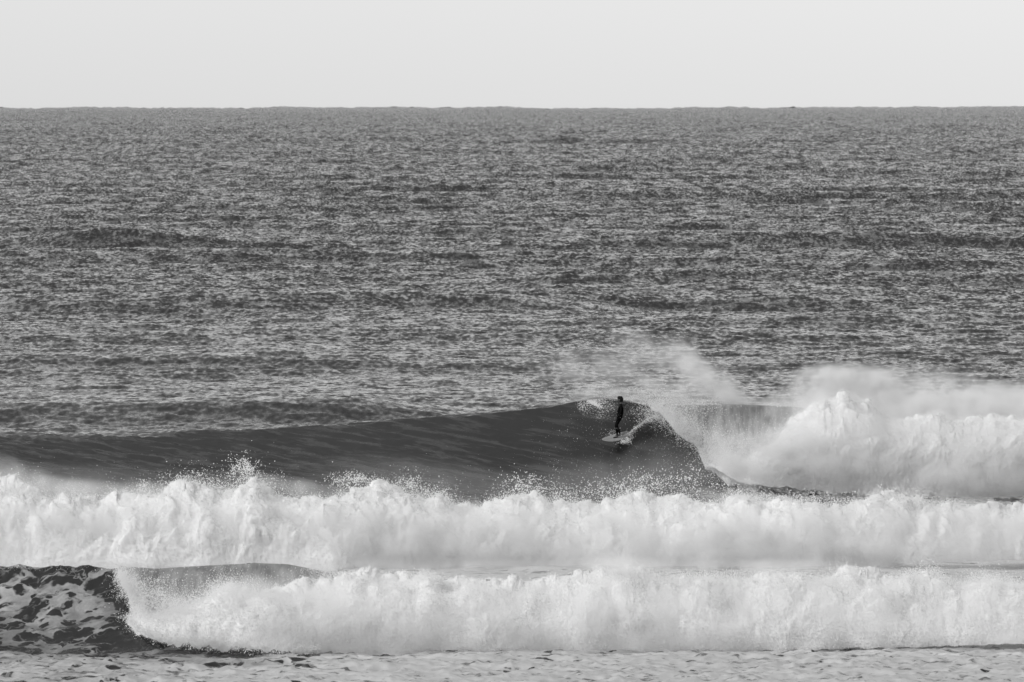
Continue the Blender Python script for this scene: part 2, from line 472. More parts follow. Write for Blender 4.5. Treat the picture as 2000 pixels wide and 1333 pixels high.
    # wake running from the tail of the board back up to the lip
    wy = np.interp(px, [1225, 1240, 1258, 1275, 1300], [852, 838, 824, 815, 813])
    wake = np.exp(-((py - wy + 0.3 * ragged) / np.interp(px, [1225, 1300], [5, 7]))**2) * sstep(1222, 1230, px) * (1 - sstep(1285, 1312, px))
    cap = np.exp(-((py - main_row(px) - 3) / 5.0)**2) * sstep(1150, 1200, px)
    speck = np.where(onface, np.clip(np.maximum(np.maximum(sp, wake * 0.95), cap * 0.55), 0, 1.3), speck)
    behind = (q >= 0) & (q < 22)
    foam = np.where(behind, np.interp(px, [1150, 1300, 2200], [0.0, 0.25, 0.6]) * (1 - sstep(10, 22, q)), foam)
    ripple = np.interp(S, [0, 220, 340, 430, 600, 1000, 3000, 6000, 10000], [0.5, 0.5, 0.40, 0.55, 0.95, 1.15, 1.9, 1.7, 1.0]) * (1 - 0.62 * mface) * (1 - 0.5 * fface)
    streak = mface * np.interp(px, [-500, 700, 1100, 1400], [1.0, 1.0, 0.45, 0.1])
    P = np.stack([Xo, So, Z], -1)
    return P, foam, speck, fuv, ripple, streak

def fan(n_in, half, n_out, far):
    a = np.linspace(-half, half, n_in)
    b = half + (far - half) * (np.arange(1, n_out + 1) / n_out)**1.8
    return np.concatenate([-b[::-1], a, b])

def sea_part(name, u, s, label, cat):
    P, foam, speck, fuv, ripple, streak = sea_surface(u, s)
    o = mesh_obj(name, P.reshape(-1, 3), grid_faces(len(s), len(u)), M_WATER,
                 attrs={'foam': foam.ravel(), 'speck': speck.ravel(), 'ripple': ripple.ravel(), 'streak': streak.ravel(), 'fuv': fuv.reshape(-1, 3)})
    tag(o, label, cat, kind='structure')
    return o

def rows(a, b, f):
    out = [a]
    while out[-1] < b:
        out.append(out[-1] + f(out[-1]))
    out[-1] = b
    return np.array(out)

U_FINE = fan(690, 0.086, 16, 0.30)
U_MID = fan(260, 0.094, 8, 0.30)
s_open = np.concatenate([rows(308, 340, lambda d: 0.8)[:-1], rows(340, 1200, lambda d: 0.42 * (d / 340)**1.5), rows(1200, 10000, lambda d: 3.2 * (d / 1200)**1.7)[1:]])
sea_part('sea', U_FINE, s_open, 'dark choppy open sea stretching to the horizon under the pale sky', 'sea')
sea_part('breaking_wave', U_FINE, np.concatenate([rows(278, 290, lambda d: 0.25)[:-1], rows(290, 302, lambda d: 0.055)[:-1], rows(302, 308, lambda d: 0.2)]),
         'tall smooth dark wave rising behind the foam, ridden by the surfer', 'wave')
sea_part('foam_flats', U_MID, rows(216, 278.3, lambda d: 0.5), 'foam covered water between the two lines of white water', 'sea')
sea_part('shore_wave', fan(640, 0.090, 14, 0.30), np.concatenate([rows(120, 190, lambda d: 2.0)[:-1], rows(190, 204, lambda d: 0.16)[:-1], rows(204, 211.5, lambda d: 0.06)[:-1], rows(211.5, 216.3, lambda d: 0.2)]),
         'near wave with lacy foam and dark openings at lower left', 'wave')

# ------------------------------------------------------------------ the lips that pitch over and fall
def make_lip_sheet(name, px0, px1, ncol, d_of, row_of, tip_of, zbase, reach, parent_label, cat):
    pxs = np.linspace(px0, px1, ncol)
    nv = 70
    v = np.linspace(0, 1, nv)
    PX, V = np.meshgrid(pxs, v)
    dc = d_of(PX); zc = zof(row_of(PX), dc)
    ztip = zof(tip_of(PX), dc - 1.0)
    drop = np.clip((zc - ztip) / (zc - zbase), 0.02, 1.0)
    vend = np.sqrt(drop)
    x0 = (PX - 1000) / F_PX * dc
    vv = V * vend
    rag = 1 + 0.10 * fbm(x0 * 1.3, 0.2, 0.9, 3) * V
    q = -reach * vv * rag + 0.15
    z = zc + 0.05 - (zc - zbase) * vv**2 * rag
    st = fbm(x0 * 3.0, vv * 1.3, 2.0, 3)
    q = q + 0.10 * st * V - 0.05
    x = x0 - 0.35 * vv**2
    P = np.stack([x, dc + q, z], -1)
    arc = vv * (zc - zbase + 1)
    foam = np.clip(V**3 * 0.9 + np.exp(-(V * vend * 2.2)) * 0.0 + 0.5 * (1 - sstep(px0, px0 + 70, PX)), 0, 1)
    fuv = np.stack([x0, arc, np.zeros_like(x0)], -1)
    o = mesh_obj(name, P.reshape(-1, 3), grid_faces(nv, ncol), M_LIP, attrs={'foam': foam.ravel(), 'fuv': fuv.reshape(-1, 3)})
    sol = o.modifiers.new('thickness', 'SOLIDIFY'); sol.thickness = 0.10; sol.offset = 0
    tag(o, parent_label, cat, kind='structure')
    return P, V

main_tip = lut([(1255, 800), (1290, 808), (1330, 850), (1362, 868), (1385, 910), (1420, 930), (1450, 945), (1560, 962), (1700, 972), (2400, 972)])
front_tip = lut([(225, 1118), (240, 1135), (262, 1165), (280, 1200), (300, 1228), (340, 1243), (420, 1258), (700, 1265)])
lipP, lipV = make_lip_sheet('wave_lip', 1272, 2300, 260, main_d, main_row, main_tip, -0.9, 4.7,
               'grey lip curling over and falling right of the surfer', 'wave')
lip2P, lip2V = make_lip_sheet('wave_lip', 232, 720, 180, front_d, front_row, front_tip, -0.1, 3.3,
               'small smooth grey lip falling on the near wave at lower left', 'wave')

# ------------------------------------------------------------------ droplets: clouds of small spheres
def point_cloud(name, P, R, label, cat='spray'):
    me = bpy.data.meshes.new(name)
    P = np.asarray(P, np.float32)
    me.vertices.add(len(P)); me.vertices.foreach_set('co', P.ravel())
    a = me.attributes.new('rad', 'FLOAT', 'POINT'); a.data.foreach_set('value', np.asarray(R, np.float32))
    me.materials.append(M_DROP)
    o = bpy.data.objects.new(name, me); COL.objects.link(o)
    mod = o.modifiers.new('droplets', 'NODES'); mod.node_group = DROPS
    tag(o, label, cat, kind='stuff')
    return o

DROPS = bpy.data.node_groups.new('droplets', 'GeometryNodeTree')
DROPS.interface.new_socket('Geometry', in_out='INPUT', socket_type='NodeSocketGeometry')
DROPS.interface.new_socket('Geometry', in_out='OUTPUT', socket_type='NodeSocketGeometry')
_i = DROPS.nodes.new('NodeGroupInput'); _o = DROPS.nodes.new('NodeGroupOutput')
_a = DROPS.nodes.new('GeometryNodeInputNamedAttribute'); _a.data_type = 'FLOAT'; _a.inputs['Name'].default_value = 'rad'
_m = DROPS.nodes.new('GeometryNodeMeshToPoints'); _s = DROPS.nodes.new('GeometryNodeSetMaterial')
_s.inputs['Material'].default_value = M_DROP
DROPS.links.new(_i.outputs[0], _m.inputs['Mesh']); DROPS.links.new(_a.outputs[0], _m.inputs['Radius'])
DROPS.links.new(_m.outputs[0], _s.inputs[0]); DROPS.links.new(_s.outputs[0], _o.inputs[0])

def grid_normals(P):
    du = np.gradient(P, axis=1); dv = np.gradient(P, axis=0)
    n = np.cross(du, dv)
    return n / (np.linalg.norm(n, axis=-1, keepdims=True) + 1e-9)

def scatter_on(P, NRM, n, weight=None):
    """n random points on the grid P: (positions, normals, row fraction)"""
    nr, nc = P.shape[:2]
    area = np.linalg.norm(np.cross(P[:-1, 1:] - P[:-1, :-1], P[1:, :-1] - P[:-1, :-1]), axis=-1)
    w = area if weight is None else area * weight[:-1, :-1]
    c = np.cumsum(w.ravel()); idx = np.searchsorted(c, rng.random(n) * c[-1])
    r, k = np.divmod(idx, nc - 1)
    a = rng.random(n)[:, None]; b = rng.random(n)[:, None]
    def bl(G): return (G[r, k] * (1 - a) + G[r, k + 1] * a) * (1 - b) + (G[r + 1, k] * (1 - a) + G[r + 1, k + 1] * a) * b
    return bl(P), bl(NRM), (r + b[:, 0]) / nr

# ------------------------------------------------------------------ white water
def white_water(px0, px1, top_of, base_of, ncol, nrow, front, back, amp, label, n_fuzz, spread, seed, d_fix=None, rag_px=0.0):
    pxs = np.linspace(px0, px1, ncol - 60)
    ext = np.linspace(0, 1, 62)[2:]**1.3 * 1500
    if px0 < 0:
        pxs = np.concatenate([px0 - ext[::2][::-1], pxs, px1 + ext[::2]])
    else:
        pxs = np.concatenate([pxs, px1 + ext])
    t = np.linspace(0, 1, nrow)
    PX, T = np.meshgrid(pxs, t)
    db = CAM_H * F_PX / (base_of(PX) - EYE_Y) if d_fix is None else d_fix(PX)     # where its foot meets the water
    db = db + 0.5 * noise3(PX * 0.011 + seed, 0.5, 0.5) * (1 - 0.7 * np.clip(T / 0.4, 0, 1))
    z0 = zof(base_of(PX) + rag_px * np.interp(PX, [500, 900], [1.0, 0.3]) * fbm(PX * 0.05 + seed * 3, 0.4, 0.2, 4), db)
    x = (PX - 1000) / F_PX * db
    tf = np.clip(T / 0.72, 0, 1); tb = np.clip((T - 0.72) / 0.28, 0, 1)
    ztop = zof(top_of(PX), db + front)
    ztop = ztop + 0.30 * fbm((PX - 1000) / 55.0 * 0.9 + seed * 7, 0.3, 0.6, 4) * np.clip((ztop - z0) / 1.2, 0, 1)
    ztop = ztop - np.minimum(amp * 0.45, 0.25 * (ztop - z0))
    ztop = np.maximum(ztop - z0, 0.02)
    z = z0 + ztop * np.where(T < 0.72, np.sin(tf * np.pi / 2)**0.85, 1 - 0.9 * tb**1.6) - 0.12 * (1 - tf) - 0.2 * tb
    y = db + front * (1 - np.cos(tf * np.pi / 2)) + back * tb
    P = np.stack([x, y, z], -1)
    nrm = -grid_normals(P)
    nrm = np.where(nrm[..., 1:2] * (T[..., None] < 0.72) > 0, -nrm, nrm)
    h = np.clip((z - z0) / 1.2, 0.15, 1) * np.clip(ztop / 0.8, 0.1, 1)
    sz = seed * 13.7
    big = fbm(x * 0.45 + sz, y * 0.45, z * 0.30, 2)
    b = billow(x * 0.85 + sz + big, y * 0.85, z * 0.6, 6, 0.52)
    jag = billow(x * 3.3 + sz, y * 3.3, z * 2.2 + 3, 4, 0.6)
    disp = amp * h * (1.15 * b + 0.9 * big + 0.26 * jag - 0.44)
    up = np.zeros_like(P); up[..., 2] = 1
    P2 = P + nrm * disp[..., None] + up * (amp * 0.25 * h * fbm(x * 2.1 + sz, y * 2.1, z * 1.1, 3))[..., None]
    o = mesh_obj('white_water', P2.reshape(-1, 3), grid_faces(nrow, ncol), M_FOAM)
    tag(o, label, 'white water', kind='stuff')
    # spray standing off the surface
    n2 = grid_normals(P2); n2 = np.where(np.sum(n2 * nrm, -1, keepdims=True) < 0, -n2, n2)
    wgt = np.where(T < 0.9, 1.0, 0.2) * np.where((PX < -150) | (PX > 2150), 0.12, 1.0)
    q, qn, qt = scatter_on(P2, n2, n_fuzz, wgt)
    puff = np.clip(0.55 + 1.2 * fbm(q[:, 0] * 0.8 + sz, q[:, 1] * 0.8, q[:, 2] * 0.8, 3), 0.12, 1.6)
    off = rng.exponential(1.0, n_fuzz) * spread * puff * np.clip(0.45 + q[:, 2] / 2.6, 0.5, 1.4)
    q = q + qn * off[:, None] + rng.normal(size=q.shape) * 0.03
    q[:, 2] += off * 0.6
    R = np.clip(rng.lognormal(math.log(0.0068), 0.4, n_fuzz), 0.003, 0.03)
    keep = q[:, 2] > -0.05
    return o, P2, q[keep], R[keep]

mid_top = lut([(-400, 960), (0, 935), (60, 950), (130, 975), (200, 975), (270, 960), (330, 955), (400, 955), (450, 950), (485, 922), (510, 937), (540, 965),
               (600, 965), (660, 960), (690, 937), (740, 932), (790, 945), (830, 957), (880, 975), (920, 980), (960, 975), (1000, 960), (1040, 952),
               (1070, 965), (1120, 977), (1200, 977), (1260, 970), (1330, 967), (1400, 972), (1440, 970), (1500, 977), (1560, 977), (1620, 980), (1680, 977),
               (1720, 965), (1800, 972), (1900, 987), (2000, 987), (2400, 980)])
mid_base = lut([(-400, 1112), (0, 1114), (300, 1116), (700, 1114), (900, 1109), (1100, 1106), (1300, 1106), (1450, 1109), (1600, 1112), (1800, 1103), (2000, 1097), (2400, 1097)])
front_top = lut([(245, 1203), (270, 1188), (300, 1178), (350, 1170), (410, 1152), (440, 1132), (465, 1127), (500, 1142), (540, 1147), (570, 1142), (610, 1132),
                 (650, 1122), (700, 1112), (760, 1127), (830, 1122), (900, 1130), (1000, 1132), (1100, 1122), (1150, 1117), (1220, 1097), (1260, 1112),
                 (1330, 1132), (1370, 1127), (1450, 1132), (1530, 1107), (1600, 1127), (1680, 1112), (1750, 1112), (1850, 1122), (1950, 1127), (2000, 1132), (2400, 1130)])
front_base = lut([(245, 1207), (265, 1228), (300, 1246), (370, 1258), (560, 1268), (700, 1273), (1000, 1276), (1300, 1271), (1600, 1263), (2000, 1252), (2400, 1250)])
rear_top = lut([(1385, 915), (1400, 895), (1430, 885), (1460, 880), (1490, 862), (1520, 850), (1555, 822), (1585, 795), (1612, 768), (1630, 772), (1650, 762), (1675, 778), (1700, 772), (1735, 806), (1770, 815),
                (1800, 806), (1840, 800), (1870, 815), (1900, 812), (2000, 808), (2400, 815)])
rear_base = lut([(1385, 910), (1400, 919), (1450, 942), (1500, 951), (1560, 956), (1620, 960), (1680, 966), (1730, 978), (2000, 985), (2400, 985)])

ww_mid, mid_P, mid_q, mid_r = white_water(-150, 2150, mid_top, mid_base, 900, 96, 2.6, 5.0, 0.62,
    'middle line of white water boiling across the whole picture below the dark wave', 650000, 0.13, 1)
ww_front, front_P, front_q, front_r = white_water(245, 2150, front_top, front_base, 800, 100, 1.9, 3.6, 0.62,
    'nearest line of white water collapsing from the near wave along the bottom', 650000, 0.12, 2, d_fix=lut([(245, 206.9), (280, 206.3), (340, 205.9), (500, 205.7), (1000, 206.0), (2000, 207.2), (2400, 207.4)]), rag_px=13.0)
# the rear one stands on the surfed wave: its foot follows the falling lip
def rear_white_water():
    pxs = np.concatenate([np.linspace(1385, 2150, 450), 2150 + np.linspace(0, 1, 71)[1:]**1.3 * 1500]); t = np.linspace(0, 1, 120)
    PX, T = np.meshgrid(pxs, t)
    db = np.full_like(PX, 295.4) - 1.6 * sstep(1400, 1560, PX)
    x = (PX - 1000) / F_PX * db
    rg = 7 * fbm(PX * 0.035, 0.5, 0.7, 4)
    z0 = zof(rear_base(PX) + rg, db); z1 = zof(rear_top(PX) + 0.7 * rg, db + 2.6)
    z1 = np.maximum(z1 - 0.3, z0 + 0.02)
    tf = np.clip(T / 0.72, 0, 1); tb = np.clip((T - 0.72) / 0.28, 0, 1)
    z = z0 + (z1 - z0) * np.where(T < 0.72, np.sin(tf * np.pi / 2)**0.9, 1 - 0.5 * tb**1.5)
    wid = np.clip((z1 - z0) / 2.5, 0.1, 1)
    y = db + 2.6 * wid * (1 - np.cos(tf * np.pi / 2)) + 5.5 * tb * wid
    P = np.stack([x, y, z], -1)
    nrm = -grid_normals(P); nrm = np.where(nrm[..., 1:2] * (T[..., None] < 0.72) > 0, -nrm, nrm)
    h = wid * np.clip(tf * 4, 0.2, 1)
    big = fbm(x * 0.4 + 40, y * 0.4, z * 0.3, 2)
    b = billow(x * 0.8 + 40 + big, y * 0.8, z * 0.6, 6, 0.54)
    disp = 0.62 * h * (1.15 * b + 0.9 * big - 0.40)
    P2 = P + nrm * disp[..., None]
    o = mesh_obj('white_water', P2.reshape(-1, 3), grid_faces(120, 520), M_FOAM)
    tag(o, 'cloud of white water where the surfed wave has collapsed at right', 'white water', kind='stuff')
    n2 = grid_normals(P2); n2 = np.where(np.sum(n2 * nrm, -1, keepdims=True) < 0, -n2, n2)
    n = 600000
    q, qn, qt = scatter_on(P2, n2, n, np.where(PX > 2150, 0.12, 1.0))
    puff = np.clip(0.6 + 1.3 * fbm(q[:, 0] * 0.6, q[:, 1] * 0.6, q[:, 2] * 0.6, 3), 0.1, 1.8)
    off = rng.exponential(1.0, n) * 0.15 * puff
    q = q + qn * off[:, None] + rng.normal(size=q.shape) * 0.04
    q[:, 2] += 0.4 * off
    return o, P2, q, np.clip(rng.lognormal(math.log(0.006), 0.35, n), 0.003, 0.03)
ww_rear, rear_P, rear_q, rear_r = rear_white_water()

# ------------------------------------------------------------------ spray
def puffs(blobs, depth=1.2, noise_scale=1.2, seed=0.0, thin=0.5):
    """blobs: (px, py, d, half width px, half height px, tilt deg, count, radius)"""
    PP, RR = [], []
    for (px, py, d, sx, sy, tilt, n, r) in blobs:
        n = int(n * 1.4); m = int(n * 2.2)
        a = rng.normal(size=m) * sx; b = rng.normal(size=m) * sy
        c, s_ = math.cos(math.radians(tilt)), math.sin(math.radians(tilt))
        X = px + a * c - b * s_; Y = py - (a * s_ + b * c)
        D = d + rng.normal(size=m) * depth
        p = np.stack([(X - 1000) / F_PX * D, D, CAM_H - (Y - EYE_Y) / F_PX * d], -1)
        f = fbm(p[:, 0] * noise_scale + seed, p[:, 1] * noise_scale, p[:, 2] * noise_scale, 3)
        k = rng.random(m) < np.clip(thin + 1.1 * f, 0, 1)
        p = p[k][:n]
        PP.append(p); RR.append(np.clip(rng.lognormal(math.log(r * 0.6), 0.55, len(p)), 0.002, 0.02))
    return np.concatenate(PP), np.concatenate(RR)

def sheet_fuzz(P, V, n, power, spread, r):
    nrm = grid_normals(P); nrm = np.where(nrm[..., 1:2] > 0, -nrm, nrm)
    q, qn, qt = scatter_on(P, nrm, n, V**power + 0.002)
    off = rng.exponential(1.0, n) * spread
    q = q + qn * off[:, None] + rng.normal(size=q.shape) * 0.05
    return q, np.clip(rng.lognormal(math.log(r), 0.35, n), 0.004, 0.03)

# splashes thrown up by the middle line
dm = 246.0
mid_splash, mid_splash_r = puffs([
    (370, 935, dm, 26, 14, 0, 500, 0.016), (380, 950, dm, 40, 10, 0, 1500, 0.014), (480, 925, dm, 14, 14, 20, 1800, 0.016), (470, 912, dm, 16, 12, 0, 350, 0.017),
    (515, 950, dm, 18, 14, 0, 700, 0.014), (690, 940, dm, 24, 9, 0, 2500, 0.012), (795, 950, dm, 14, 12, 40, 1400, 0.014), (850, 965, dm, 18, 8, 0, 800, 0.015),
    (1035, 955, dm, 26, 12, 0, 1400, 0.015), (1010, 945, dm, 30, 14, 0, 260, 0.016), (1090, 968, dm, 20, 10, 0, 500, 0.016),
    (1230, 950, dm, 55, 13, 6, 1500, 0.017), (1330, 950, dm, 60, 18, 0, 1300, 0.015), (1240, 960, dm, 40, 8, 20, 1500, 0.014), (1470, 960, dm, 60, 14, -5, 900, 0.014), (1350, 940, dm, 20, 14, 60, 220, 0.018),
    (1600, 970, dm, 60, 8, 0, 1200, 0.013), (1750, 962, dm, 40, 7, 0, 1500, 0.012), (280, 955, dm, 10, 9, 0, 400, 0.015), (1180, 962, dm, 40, 9, 0, 900, 0.014)],
    depth=0.5, noise_scale=3.5, thin=0.15)
face_drops, face_drops_r = puffs([
    (1310, 870, 294.5, 60, 40, 0, 700, 0.006), (1130, 860, 295.5, 50, 40, 0, 350, 0.006), (1380, 920, 293.5, 60, 25, -30, 600, 0.007), (1200, 930, 291, 120, 25, 0, 500, 0.007), (1230, 772, 303, 50, 9, -5, 1500, 0.007), (1330, 790, 302, 50, 9, -10, 2500, 0.007)],
    depth=0.4, noise_scale=1.5, thin=0.5)
lq, lr = sheet_fuzz(lipP, lipV, 90000, 5, 0.10, 0.010)
l2q, l2r = sheet_fuzz(lip2P, lip2V, 60000, 5, 0.08, 0.009)
# ragged leading edge of each lip
e1, e1r = puffs([(px + 8, main_tip(px) - 10, 296.4, 17, 13, -50, 1000, 0.010) for px in range(1275, 1470, 12)], depth=0.4, noise_scale=3.0, thin=0.45)
e1b, e1br = puffs([(px, main_row(px) + 14, 299.0, 20, 14, -20, 900, 0.010) for px in range(1265, 1400, 14)], depth=0.5, noise_scale=3.0, thin=0.4)
e2, e2r = puffs([(px, front_tip(px) - 4, 207.3, 10, 10, -60, 600, 0.009) for px in range(236, 300, 6)], depth=0.3, noise_scale=3.5, thin=0.45)
e2b, e2br = puffs([(265, 1125, 209.5, 20, 8, -40, 1200, 0.009), (250, 1150, 208.2, 10, 18, -60, 800, 0.009), (300, 1165, 206.6, 22, 20, 0, 2500, 0.009), (120, 1106, 211, 80, 4, 0, 1500, 0.007), (235, 1104, 210.5, 30, 5, 0, 1500, 0.008), (620, 1128, 209.5, 30, 12, 0, 4000, 0.009)], depth=0.4, noise_scale=2.5, thin=0.5)
# spray kicked up by the board
# droplets torn from the foot of the collapsing near wave
ft, ftr = puffs([(px, front_base(px) - 3, 205.6, 13, 6, -20, 420, 0.010) for px in range(250, 620, 16)] + [(px, front_base(px) + 2, 205.2, 16, 5, -10, 130, 0.010) for px in range(262, 620, 24)], depth=0.3, noise_scale=4.0, thin=0.3)
b1, b1r = puffs([(1221, 862, 297.5, 5, 2.5, 20, 200, 0.011), (1227, 862, 297.5, 3.5, 3.5, 60, 190, 0.011), (1232, 852, 298.0, 3, 4, 60, 80, 0.010), (1211, 865, 297.3, 5, 1.2, 15, 60, 0.009),
                 (1191, 848, 298.8, 9, 2.5, 25, 350, 0.010), (1245, 836, 298.8, 9, 3, 40, 260, 0.010), (1265, 822, 299.2, 11, 4, 20, 420, 0.010)], depth=0.15, noise_scale=5.0, thin=0.5)

# ------------------------------------------------------------------ mist: soft clouds of fine spray
def make_mist():
    m, nt, out = new_mat('fine_mist')
    L = nt.links
    tc = N(nt, 'TexCoord'); geo = N(nt, 'NewGeometry')
    r2 = N(nt, 'VectorMath', operation='DOT_PRODUCT'); L.new(tc.outputs['Object'], r2.inputs[0]); L.new(tc.outputs['Object'], r2.inputs[1])
    f = math_node(nt, 'SUBTRACT', 1.0, r2.outputs['Value'], clamp=True)
    f = math_node(nt, 'POWER', f, 1.6)
    nz = noise_tex(nt, geo.outputs['Position'], 0.95, 5.0, 0.62)
    wisp = maprange(nt, nz, 0.38, 0.66, 0.06, 1.9)
    soft = N(nt, 'Attribute', attribute_type='OBJECT', attribute_name='evenness').outputs['Fac']
    wisp = math_node(nt, 'ADD', math_node(nt, 'MULTIPLY', wisp, math_node(nt, 'SUBTRACT', 1.0, soft)), math_node(nt, 'MULTIPLY', soft, 0.8))
    dens = math_node(nt, 'MULTIPLY', math_node(nt, 'MULTIPLY', f, wisp), N(nt, 'Attribute', attribute_type='OBJECT', attribute_name='thickness').outputs['Fac'])
    v = N(nt, 'VolumePrincipled'); v.inputs['Color'].default_value = grey(0.995); v.inputs['Anisotropy'].default_value = -0.25
    L.new(dens, v.inputs['Density'])
    L.new(v.outputs[0], out.inputs['Volume'])
    return m
M_MIST = make_mist()
_bm = bmesh.new(); bmesh.ops.create_icosphere(_bm, subdivisions=3, radius=1.0)
PUFF = bpy.data.meshes.new('puff'); _bm.to_mesh(PUFF); _bm.free(); PUFF.materials.append(M_MIST)

def mist(name, blobs, depth, label, veil=()):
    root = bpy.data.objects.new(name, None); COL.objects.link(root)
    root.location = at(blobs[0][0], blobs[0][1], blobs[0][2]); tag(root, label, 'mist', kind='stuff')
    for (px, py, d, hw, hh, tilt, tau, even) in [tuple(b_) + (0.25,) for b_ in blobs] + [tuple(b_) + (0.75,) for b_ in veil]:
        o = bpy.data.objects.new('puff', PUFF); COL.objects.link(o)
        o.parent = root
        o.location = Vector(at(px, py, d)) - root.location
        o.rotation_euler = (0, -math.radians(tilt), 0)
        k = d / F_PX
        o.scale = (hw * k, depth, hh * k)
        o['evenness'] = even; o['thickness'] = float(tau / (depth * 0.75)); o['kind'] = 'stuff'

mist('mist', [(10, 938, 248, 170, 55, -18, .65), (150, 960, 247, 240, 30, -8, .6), (600, 960, 248, 170, 26, -12, .35), (1450, 970, 262, 150, 20, -4, .3), (330, 964, 262, 300, 24, -4, .3)]
             + [(px, 1045, 241.4, 240, 80, 0, 1.1 if px < 900 else .85) for px in range(-100, 2200, 200)] + [(px, 1108, 241.2, 240, 22, 0, .7) for px in range(-60, 1700, 230)],
     1.2, 'soft mist hanging over the middle line of white water',
     veil=[(100, 955, 284, 420, 60, 0, .20), (500, 965, 284, 380, 50, 0, .15), (880, 955, 284, 330, 65, -8, .17), (1230, 950, 284, 300, 70, 0, .22), (1330, 905, 289, 150, 60, -10, .09)])
mist('mist', [(1170, 768, 303.5, 80, 22, 5, .6), (1240, 775, 303.5, 70, 20, -8, .8), (1320, 770, 303.5, 110, 38, -15, .9), (1395, 755, 303.5, 95, 45, -40, 1.1), (1340, 705, 305, 75, 40, -55, .7),
              (1280, 690, 307, 110, 45, -20, .4), (1180, 720, 306, 170, 50, 0, .35), (1450, 785, 302.5, 90, 25, -15, .8)], 1.5, 'veil of mist blown back off the crest above the surfer')
mist('mist', [(1560, 790, 300, 100, 50, 15, 1.2), (1630, 755, 300, 110, 55, 0, 2.0), (1700, 770, 300, 80, 50, 20, 1.6), (1770, 785, 300, 160, 50, -4, 1.3), (1880, 785, 300, 190, 60, -4, 1.5),
              (1990, 800, 300, 160, 65, 0, 1.4), (2150, 790, 302, 160, 60, 0, 1.4), (1720, 735, 303, 220, 30, 0, .5), (1460, 890, 293.2, 90, 55, 0, 1.1), (1540, 870, 293.2, 90, 60, 0, 1.2), (1405, 880, 295, 35, 60, 20, .6),
              (1455, 912, 292.8, 75, 24, -25, 1.0), (1428, 920, 292.4, 50, 16, -38, 1.0), (1650, 800, 297.5, 190, 48, 0, 1.2), (1850, 800, 297.5, 230, 48, 0, 1.2), (2080, 800, 297.5, 200, 48, 0, 1.2), (1640, 905, 292.4, 170, 34, 0, .8), (1880, 930, 292.4, 180, 50, 0, .8), (1700, 850, 292.8, 200, 70, 0, .7), (1950, 860, 292.8, 200, 70, 0, .7)], 1.2,
     'drifting mist round the collapsed wave at right')
mist('mist', [(330, 1190, 204.8, 80, 40, 0, .5), (500, 1160, 204.8, 120, 50, 0, .5), (1220, 1104, 207, 110, 22, 0, .35), (1530, 1110, 207, 110, 22, 0, .35)]
             + [(px, 1190, 204.9, 230, 90, 0, .5) for px in range(620, 2300, 220)], 1.0, 'soft mist in front of the nearest line of white water')

cat_ = np.concatenate
point_cloud('spray', cat_([mid_q, mid_splash]), cat_([mid_r, mid_splash_r]), 'spray and flying droplets over the middle line of white water')
point_cloud('spray', cat_([front_q, l2q, e2, e2b, ft]), cat_([front_r, l2r, e2r, e2br, ftr]), 'spray thrown by the near wave along the bottom')
point_cloud('spray', cat_([rear_q, lq, e1, e1b]), cat_([rear_r, lr, e1r, e1br]), 'spray round the collapsing wave at right')
point_cloud('spray', face_drops, face_drops_r, 'fine droplets flying over the wave face round the surfer')
point_cloud('spray', b1, b1r, 'splash kicked up under the tail of the surfboard')

# ------------------------------------------------------------------ surfboard
M_BOARD = make_plain('board_resin', 0.27, 0.25, 0.25, 3.0)
M_LINE = make_plain('board_stringer', 0.05, 0.4)
M_SUIT = make_plain('black_neoprene', 0.003, 0.7, 0.3, 12.0, 0.05)
M_SKIN = make_plain('tanned_skin', 0.055, 0.5, 0.15, 30.0, 0.2)
M_HAIR = make_plain('dark_hair', 0.006, 0.6, 0.4, 60.0, 0.15)

nose = Vector(at(1176, 864, 297.35)); tailp = Vector(at(1229, 847, 298.45))
bdir = (nose - tailp).normalized(); b_len = (nose - tailp).length
side0 = bdir.cross(Vector((0, 0, 1))).normalized()       # to the rider's right of the heading
if side0.y > 0: side0 = -side0                           # towards the camera
upv = side0.cross(bdir); upv = upv if upv.z > 0 else -upv
roll = math.radians(24)
side = (side0 * math.cos(roll) - upv * math.sin(roll)).normalized()
deckn = side.cross(bdir); deckn = (deckn if deckn.z > 0 else -deckn).normalized()
bcen = (nose + tailp) / 2

def board_point(t, w, h):
    """t 0 tail .. 1 nose, w across -1..1 (camera side +), h up in metres"""
    return bcen + bdir * ((t - 0.5) * b_len) + side * w + deckn * h

def board_half(t):
    k = max(0.0, 1 - abs((t - 0.46) / (0.54 if t > 0.46 else 0.56))**2.4)
    return 0.265 * max(k, 0.0)**0.62 + (0.035 * max(0, 1 - t / 0.06) if t < 0.06 else 0)

def rocker(t): return 0.10 * max(0, (t - 0.55) / 0.45)**2 + 0.03 * max(0, (0.25 - t) / 0.25)**2

